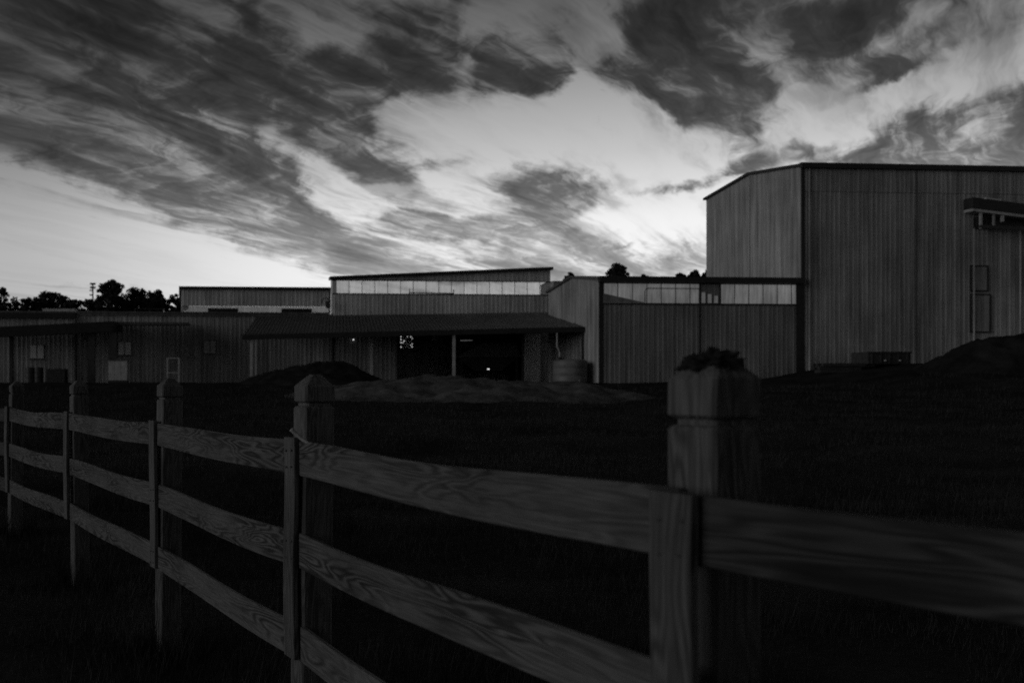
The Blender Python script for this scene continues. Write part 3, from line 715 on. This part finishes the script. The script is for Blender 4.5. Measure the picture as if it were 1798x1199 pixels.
# plastic water tank under the downpipe
q = px(1001, 632, 60.3); zt_ = q.z; zb_ = gz(q.x, q.y) - .05; H = zt_-zb_
t = thing('water_tank', (q.x, q.y, zb_), 'grey round plastic water tank under the canopy downpipe', 'water tank')
MB().lathe((q.x, q.y, zb_), [(1.0, 0), (1.04, .06), (1.04, H*.30), (1.015, H*.32), (1.04, H*.34), (1.04, H*.62), (1.015, H*.64), (1.04, H*.66), (1.04, H-.14), (.98, H-.04), (.85, H), (.3, H+.04)], 32).build('tank_body', M['plastic'], t, True)
MB().lathe((q.x-.85+.15, q.y, zb_+H-.02), [(.22, 0), (.22, .14), (.16, .2)], 16).build('inlet_cap', M['steel'], t)
MB().tube([(q.x+.2, q.y-1.03, zb_+.2), (q.x+.2, q.y-1.16, zb_+.2), (q.x+.2, q.y-1.18, zb_+.1)], .035, 8).build('tap', M['galv'], t)
# skip (dumpster) by the tall warehouse
q0, q1 = px(1517, 618, 56), px(1585, 618, 56.3); zb_ = gz((q0.x+q1.x)/2, 56) - .02; H = q0.z - zb_; W_ = q1.x-q0.x
cx_, cy_ = (q0.x+q1.x)/2, 56.4
t = thing('dumpster', (cx_, cy_, zb_), 'dark open steel dumpster standing by the tall warehouse', 'dumpster')
for (cc, ss) in (((cx_, cy_-.75, zb_+H/2+.06), (W_, .06, H-.14)), ((cx_, cy_+.75, zb_+H/2+.06), (W_, .06, H-.14)), ((cx_-W_/2+.03, cy_, zb_+H/2+.06), (.06, 1.43, H-.14)), ((cx_+W_/2-.03, cy_, zb_+H/2+.06), (.06, 1.43, H-.14)), ((cx_, cy_, zb_+.16), (W_-.13, 1.43, .06))):
    MB().box(cc, ss).build('side_panel', M['steel'], t)
for q_ in range(5): MB().box((cx_-W_/2+.2+q_*(W_-.4)/4, cy_-.81, zb_+H/2+.06), (.09, .055, H-.2)).build('stiffener', M['steel'], t)
MB().box((cx_, cy_-.80, zb_+H-.03), (W_+.08, .1, .08)).build('rim', M['steel'], t)
for sx in (-1, 1):
    MB().box((cx_+sx*W_*.35, cy_, zb_+.055), (.12, 1.4, .12)).build('skid', M['steel'], t)
    MB().lathe((cx_+sx*.42+.15, cy_-.845, zb_+.3), [(.06, 0), (.06, .06)], 10).build('reflector', M['litter'], t)
# low timber stack left of it
a, b = px(1432, 634, 56), px(1512, 630, 56)
t = thing('timber_stack', ((a.x+b.x)/2, 56, gz(a.x, 56)), 'low dark stack of long timbers beside the dumpster', 'timber')
zb_ = gz((a.x+b.x)/2, 56) - .02
for r_ in range(3):
    for c2 in range(4 - r_ % 2):
        MB().box(((a.x+b.x)/2 + random.uniform(-.15, .15), 55.6+c2*.24+(r_ % 2)*.1, zb_+.1+r_*.19), (b.x-a.x-.2, .2, .17), random.uniform(-.02, .02)).build('timber', M['bark'], t)
# pale sheet leaning, frame, drums, pallets by the long shed
a = px(208, 633, 59.0); zb_ = gz(a.x, 59) - .02
t = thing('sheet_stack', (a.x, 59, zb_), 'pale square crate of sheets standing before the long shed', 'crate')
Wd, H = 33*59/F, a.z - zb_
MB().box((a.x, 59, zb_+.07), (Wd, .8, .14)).build('skid', M['bark'], t)
for k in range(3): MB().box((a.x-Wd/2+Wd*(k+.5)/3, 59, zb_+.145+(H-.18)/2), (Wd/3-.012, .7, H-.18)).build('sheet', M['galv'], t)
MB().box((a.x, 59, zb_+H-.02), (Wd+.04, .76, .03)).build('cap', M['plastic'], t)
a = px(304, 628, 59.5); zb_ = gz(a.x, 59.5) - .02
t = thing('pipe_rack', (a.x, 59.5, zb_), 'thin empty metal pipe rack before the long shed', 'rack')
H = a.z - zb_
for sx in (-1, 1):
    for sy in (-.3, .3): MB().bar((a.x+sx*.36, 59.5+sy, zb_), (a.x+sx*.36, 59.5+sy, zb_+H), .05).build('leg', M['galv'], t)
for sy in (-.3, .3):
    MB().bar((a.x-.33, 59.5+sy, zb_+H-.025), (a.x+.33, 59.5+sy, zb_+H-.025), .045).build('bar', M['galv'], t)
    MB().bar((a.x-.33, 59.5+sy, zb_+H*.4), (a.x+.33, 59.5+sy, zb_+H*.4), .045).build('bar', M['galv'], t)
DR = [(53, 622, 'dark steel drum below the brightest shed window', 1.0), (68, 636, 'shorter dark steel drum beside another drum at the long shed', 1.0)]
for (x_, yt, lb, sc) in DR:
    a = px(x_, yt, 60); zb_ = gz(a.x, 60) - .02; H = min(.95, a.z-zb_)
    t = thing('steel_drum', (a.x, 60, zb_), lb, 'drum')
    MB().lathe((a.x, 60, zb_), [(.29, 0), (.29, H*.32), (.305, H*.34), (.29, H*.36), (.29, H*.64), (.305, H*.66), (.29, H*.68), (.29, H), (.27, H), (.27, H-.02)], 20).build('body', M['steel'], t)
    MB().lathe((a.x+.14, 60, zb_+H-.02), [(.035, 0), (.035, .025)], 10).build('bung', M['galv'], t)
a = px(100, 640, 60); zb_ = gz(a.x, 60) - .02
t = thing('pallet_stack', (a.x, 60, zb_), 'stack of dark wooden pallets under the shed awning', 'pallets')
for k in range(6):
    z0 = zb_ + k*.145
    for q_ in range(5): MB().box((a.x-.5+q_*.25, 60, z0+.132), (.12, 1.0, .022)).build('slat', M['bark'], t)
    for q_ in range(3): MB().box((a.x, 59.55+q_*.45, z0+.06), (1.15, .09, .118)).build('bearer', M['bark'], t)
# under the canopy: inclined conveyor, parked loader bulk, lamps
t = thing('belt_conveyor', px(745, 640, 66), 'inclined belt conveyor in the dark open bay', 'conveyor')
c0, c1 = px(715, 616, 67.2), px(770, 598, 67.6)
MB().bar(c0, c1, .7, .10).build('belt', M['trim'], t)
for s_ in (-.4, .4): MB().bar(c0+Vector((0, s_, 0)), c1+Vector((0, s_, 0)), .08, .2).build('side_frame', M['steel'], t)
MB().box(c1+Vector((-.1, -.1, .15)), (.5, .9, .35)).build('head_cover', M['plastic'], t)
for f in (.1, .55, .92):
    q = c0.lerp(c1, f); zz_ = gz(q.x, q.y)
    for s_ in (-.38, .38): MB().bar((q.x, q.y+s_, zz_-.05), (q.x, q.y+s_, q.z), .08).build('leg', M['steel'], t)
t = thing('feed_hopper', px(850, 640, 71), 'large dark steel hopper deep inside the open bay', 'hopper')
q = px(850, 606, 71); zz_ = gz(q.x, 71)
MB().prism([(q.x-2.2, 69.8, q.z-.9), (q.x+2.4, 69.8, q.z-.9), (q.x+2.0, 69.8, q.z+.1), (q.x-.4, 69.8, q.z+.1)], (0, 2.6, 0)).build('bin', M['concrete'], t)
MB().prism([(q.x-.9, 70.3, zz_+.9), (q.x+1.1, 70.3, zz_+.9), (q.x+2.3, 70.3, q.z-.9), (q.x-2.1, 70.3, q.z-.9)], (0, 1.6, 0)).build('chute', M['steel'], t)
for sx in (-1.9, 2.1):
    for sy in (69.95, 72.2): MB().bar((q.x+sx, sy, zz_-.05), (q.x+sx, sy, q.z-.9), .14).build('leg', M['steel'], t)
t = thing('tube_light', px(819, 598, 70), 'dim fluorescent tube light hanging in the open bay', 'lamp')
q = px(819, 598, 70)
MB().box((q.x, 70, q.z+.06), (.95, .1, .05)).build('housing', M['plastic'], t)
MB().tube([(q.x-.44, 70, q.z), (q.x+.44, 70, q.z+.03)], .02, 8).build('tube', M['lampdim'], t)
for sx in (-.35, .35): MB().bar((q.x+sx, 70, q.z+.08), (q.x+sx, 70, zop+.03), .015).build('hanger', M['steel'], t)
t = thing('work_lamp', px(857, 652, 66), 'small lit work lamp low in the dark bay', 'lamp')
q = px(857, 648, 66); zz_ = gz(q.x, 66)
MB().bar((q.x, 66.1, zz_-.02), (q.x, 66.1, q.z), .04).build('stand', M['steel'], t)
MB().box((q.x, 66.06, q.z), (.24, .09, .16)).build('head', M['steel'], t)
MB().box((q.x+.02, 66.0, q.z), (.15, .02, .06), 0).build('lens', M['lamp'], t)
t = thing('wall_lamp', px(620, 596, 67.5), 'tiny lit lamp on the wall under the canopy', 'lamp')
q = B3.p(B3.u_at(620), B3.z_at(620, 596), .12)
MB().box(q + Vector((0, .03, .05)), (.14, .12, .05)).build('bracket', M['steel'], t)
MB().lathe(q + Vector((0, -.02, -.05)), [(.02, 0), (.04, .02), (.04, .05), (.02, .07)], 10).build('bulb', M['lamp'], t)
# litter in the field
def scrap(name, label, x, y, L_, w_, rz, cat):
    Y = 3.
    while Y < 64 and px(x, y, Y).z > gz(px(x, y, Y).x, Y): Y += .05
    q = px(x, y, Y); z = gz(q.x, Y)
    V = []; n = 6
    for i in range(n+1):
        f = i/n-.5
        for s_ in (-1, 1):
            V.append((f*L_, s_*w_*(.5 if abs(f) < .4 else .25), .05+.04*math.sin(i*1.7)+.02*s_))
    me = mesh(name, V, [(2*i, 2*i+2, 2*i+3, 2*i+1) for i in range(n)], M['litter'])
    o = obj(name, me, None, Matrix.Translation((q.x, Y, z)) @ Matrix.Rotation(rz, 4, 'Z')); tag(o, label, cat)
scrap('plastic_scrap', 'crumpled pale plastic scrap on the turf by the low warehouse', 1056, 689, 1.0, .3, -.5, 'litter')
scrap('curled_leaf', 'pale curled leaf lying in the grass behind the fence', 705, 1078, .13, .03, .3, 'leaf')

# ------------------------------------------------------------------ trees, mast
def tree(name, label, x, ytop, Y, wpx, hcrown, group='trees behind the sheds', dens=1.0, style='round', seed=0):
    rr = np.random.default_rng(seed+100); ra = random.Random(seed)
    top = px(x, ytop, Y); cw = wpx*Y/F/2; ch = hcrown*Y/F; zb = gz(top.x, Y)
    t = thing(name, (top.x, Y, zb), label, 'tree', group)
    cz = top.z - ch/2
    tr = MB(); tr.tube([(top.x, Y, zb-.2), (top.x+.1, Y, zb+(cz-zb)*.5), (top.x+ra.uniform(-.2, .2), Y, cz), (top.x, Y, top.z-ch*.12)], .30, 8, .05)
    cl = []
    n = int(60*dens)
    for k in range(n):
        while True:
            v = rr.uniform(-1, 1, 3)
            if .35 < np.linalg.norm(v) < 1: break
        if style == 'pine': s_ = (1 - .55*(v[2]*.5+.5)); v[0] *= s_; v[1] *= s_
        c = np.array([top.x + v[0]*cw*.86, Y + v[1]*cw*.86, cz + v[2]*ch*.44]); cl.append(c)
        if k % 3 == 0:
            base = Vector((top.x, Y, cz - ch*.35 + (c[2]-cz+ch*.35)*.4)); tr.tube([base, base.lerp(Vector(c), .6)+Vector((0, 0, .1)), Vector(c)], .07, 5, .02)
    tr.build('trunk', M['bark'], t)
    V = []; per = 60
    for c in cl:
        R0 = cw*rr.uniform(.13, .27)
        p = rr.normal(0, 1, (per, 3)); p /= np.linalg.norm(p, axis=1)[:, None]
        p = c + p*(rr.uniform(.25, 1, (per, 1))**.6)*R0*np.array([1, 1, .72])
        a = rr.normal(0, 1, (per, 3)); a /= np.linalg.norm(a, axis=1)[:, None]
        b = np.cross(a, rr.normal(0, 1, (per, 3))); b /= np.linalg.norm(b, axis=1)[:, None]
        s_ = rr.uniform(.10, .22, (per, 1))*(Y/120)
        V.append(np.stack([p-a*s_, p+b*s_*.6, p+a*s_, p-b*s_*.6], 1))
    V = np.concatenate(V).reshape(-1, 3)
    V[:, 2] = np.minimum(V[:, 2], top.z + .3)
    me = bpy.data.meshes.new('crown'); nq = len(V)//4
    me.vertices.add(len(V)); me.vertices.foreach_set('co', V.ravel().astype(np.float32))
    me.loops.add(nq*4); me.loops.foreach_set('vertex_index', np.arange(nq*4, dtype=np.int32))
    me.polygons.add(nq); me.polygons.foreach_set('loop_start', np.arange(0, nq*4, 4, dtype=np.int32)); me.polygons.foreach_set('loop_total', np.full(nq, 4, np.int32))
    me.materials.append(M['leaf']); me.update(); me.validate()
    obj('crown', me, t)
TR = [
 ('broadleaf_tree', 'loose airy tree beyond the shed roof, its edge thin', 2, 504, 105, 66, 60, .8, 'round'),
 ('broadleaf_tree', 'low bushy tree next to the loose airy tree', 48, 522, 112, 46, 40, .9, 'round'),
 ('broadleaf_tree', 'wide dense tree above the roof ventilator', 88, 513, 115, 74, 50, 1.5, 'round'),
 ('broadleaf_tree', 'small rounded tree between dense tree and cell mast', 133, 524, 112, 46, 36, .8, 'round'),
 ('broadleaf_tree', 'tallest dome-crowned tree beside the cell mast', 196, 492, 110, 52, 40, 1.2, 'round'),
 ('broadleaf_tree', 'low spreading tree under the tallest dome-crowned tree', 190, 514, 109, 84, 46, 1.3, 'round'),
 ('broadleaf_tree', 'broad flat-topped tree behind the roof guard rail', 240, 506, 112, 80, 56, 1.7, 'round'),
 ('broadleaf_tree', 'thick rounded tree before the far warehouse', 275, 506, 110, 54, 56, 1.3, 'round'),
 ('broadleaf_tree', 'thin low tree touching the far warehouse end', 312, 515, 108, 44, 44, .7, 'round'),
 ('pine_tree', 'small ragged pine above the low warehouse gable', 1001, 476, 130, 30, 34, .6, 'pine'),
 ('pine_tree', 'largest dark pine standing above the low warehouse roof', 1083, 460, 120, 52, 48, 1.1, 'pine'),
 ('pine_tree', 'tiny pine top just clearing the low warehouse roof', 1131, 481, 130, 26, 28, .5, 'pine'),
 ('pine_tree', 'low pine crown in the row ending at the tall gable', 1196, 478, 125, 34, 30, .7, 'pine'),
 ('pine_tree', 'ragged pine crown beside the tall warehouse gable', 1219, 474, 125, 34, 34, .8, 'pine'),
 ('pine_tree', 'pine half hidden behind the tall warehouse gable', 1245, 473, 125, 36, 34, .8, 'pine'),
]
for i, (nm, lb, x_, yt, Y_, w_, h_, de, st_) in enumerate(TR): tree(nm, lb, x_, yt, Y_, w_, h_, dens=de, style=st_, seed=i*3+1)
t = thing('cell_mast', (px(163, 500, 240).x, 240, 1.9), 'slim cell mast with two antenna tiers above trees', 'mast')
q = px(163, 497, 240)
MB().tube([(q.x, 240, 1.5), (q.x, 240, q.z)], .32, 8, .16).build('pole', M['steel'], t)
for dzp in (0, 6.5):
    zc_ = q.z - dzp*240/F - .2
    for k in range(6):
        an = k*math.pi/3
        MB().box((q.x+.62*math.cos(an), 240+.62*math.sin(an), zc_), (.16, .14, .5), an).build('antenna', M['steel'], t)
    MB().lathe((q.x, 240, zc_-.05), [(.6, 0), (.6, .06)], 12).build('platform', M['steel'], t)
for dzp in (13, 21): MB().box((q.x-.5, 240, q.z-dzp*240/F), (.6, .3, .3)).build('dish', M['steel'], t)

# ------------------------------------------------------------------ grass
def blades(n, x0, x1, y0, y1, h0, h1, w, seed):
    r = np.random.default_rng(seed)
    y = y0 + (y1-y0)*r.uniform(0, 1, n)**1.5; x = r.uniform(-.30, .86, n)*(y+1.0)
    cl = np.array([mnoise.noise((a*.8, b*.8, 9)) for a, b in zip(x, y)])
    keep = cl > r.uniform(-.7, .3, n); x, y, cl = x[keep], y[keep], cl[keep]; n = len(x)
    z = np.array([gz(a, b) for a, b in zip(x, y)]); h = r.uniform(h0, h1, n)*(1+cl)*(.6+.02*y)
    an = r.uniform(0, 6.28, n); ln = r.uniform(.1, .6, n)*h; ww = w*(.6+.09*y)
    b0 = np.stack([x-ww*np.cos(an), y-ww*np.sin(an), z-.01], 1); b1 = np.stack([x+ww*np.cos(an), y+ww*np.sin(an), z-.01], 1)
    m_ = np.stack([x+.4*ln*np.cos(an+1.3), y+.4*ln*np.sin(an+1.3), z+h*.6], 1); tp = np.stack([x+ln*np.cos(an+1.3), y+ln*np.sin(an+1.3), z+h], 1)
    return np.stack([b0, b1, tp], 1).reshape(-1, 3)
V = np.concatenate([blades(90000, 0, 0, 1.2, 14, .05, .16, .003, 1), blades(90000, 0, 0, 12, 50, .05, .14, .003, 2), blades(9000, 0, 0, 2.6, 16, .18, .42, .0022, 5)])
r = np.random.default_rng(21); T = []
for (fx, fy) in FP[1:6]:
    k = 420; an = r.uniform(0, 6.28, k); rd = .09 + .28*r.uniform(0, 1, k)**2
    x = fx + .08 + rd*np.cos(an); y = fy + rd*np.sin(an); h = r.uniform(.10, .34, k)*(1.2-rd*2); ln = r.uniform(.02, .16, k); a2 = r.uniform(0, 6.28, k); w_ = .003
    z = np.array([gz(a, b) for a, b in zip(x, y)])
    T.append(np.stack([np.stack([x-w_*np.cos(an), y-w_*np.sin(an), z-.01], 1), np.stack([x+w_*np.cos(an), y+w_*np.sin(an), z-.01], 1), np.stack([x+ln*np.cos(a2), y+ln*np.sin(a2), z+h], 1)], 1).reshape(-1, 3))
V = np.concatenate([V] + T)
n = len(V)//3; me = bpy.data.meshes.new('grass')
me.vertices.add(len(V)); me.vertices.foreach_set('co', V.ravel().astype(np.float32))
me.loops.add(n*3); me.loops.foreach_set('vertex_index', np.arange(n*3, dtype=np.int32))
me.polygons.add(n); me.polygons.foreach_set('loop_start', np.arange(0, n*3, 3, dtype=np.int32)); me.polygons.foreach_set('loop_total', np.full(n, 3, np.int32))
me.materials.append(M['grass']); me.update(); me.validate()
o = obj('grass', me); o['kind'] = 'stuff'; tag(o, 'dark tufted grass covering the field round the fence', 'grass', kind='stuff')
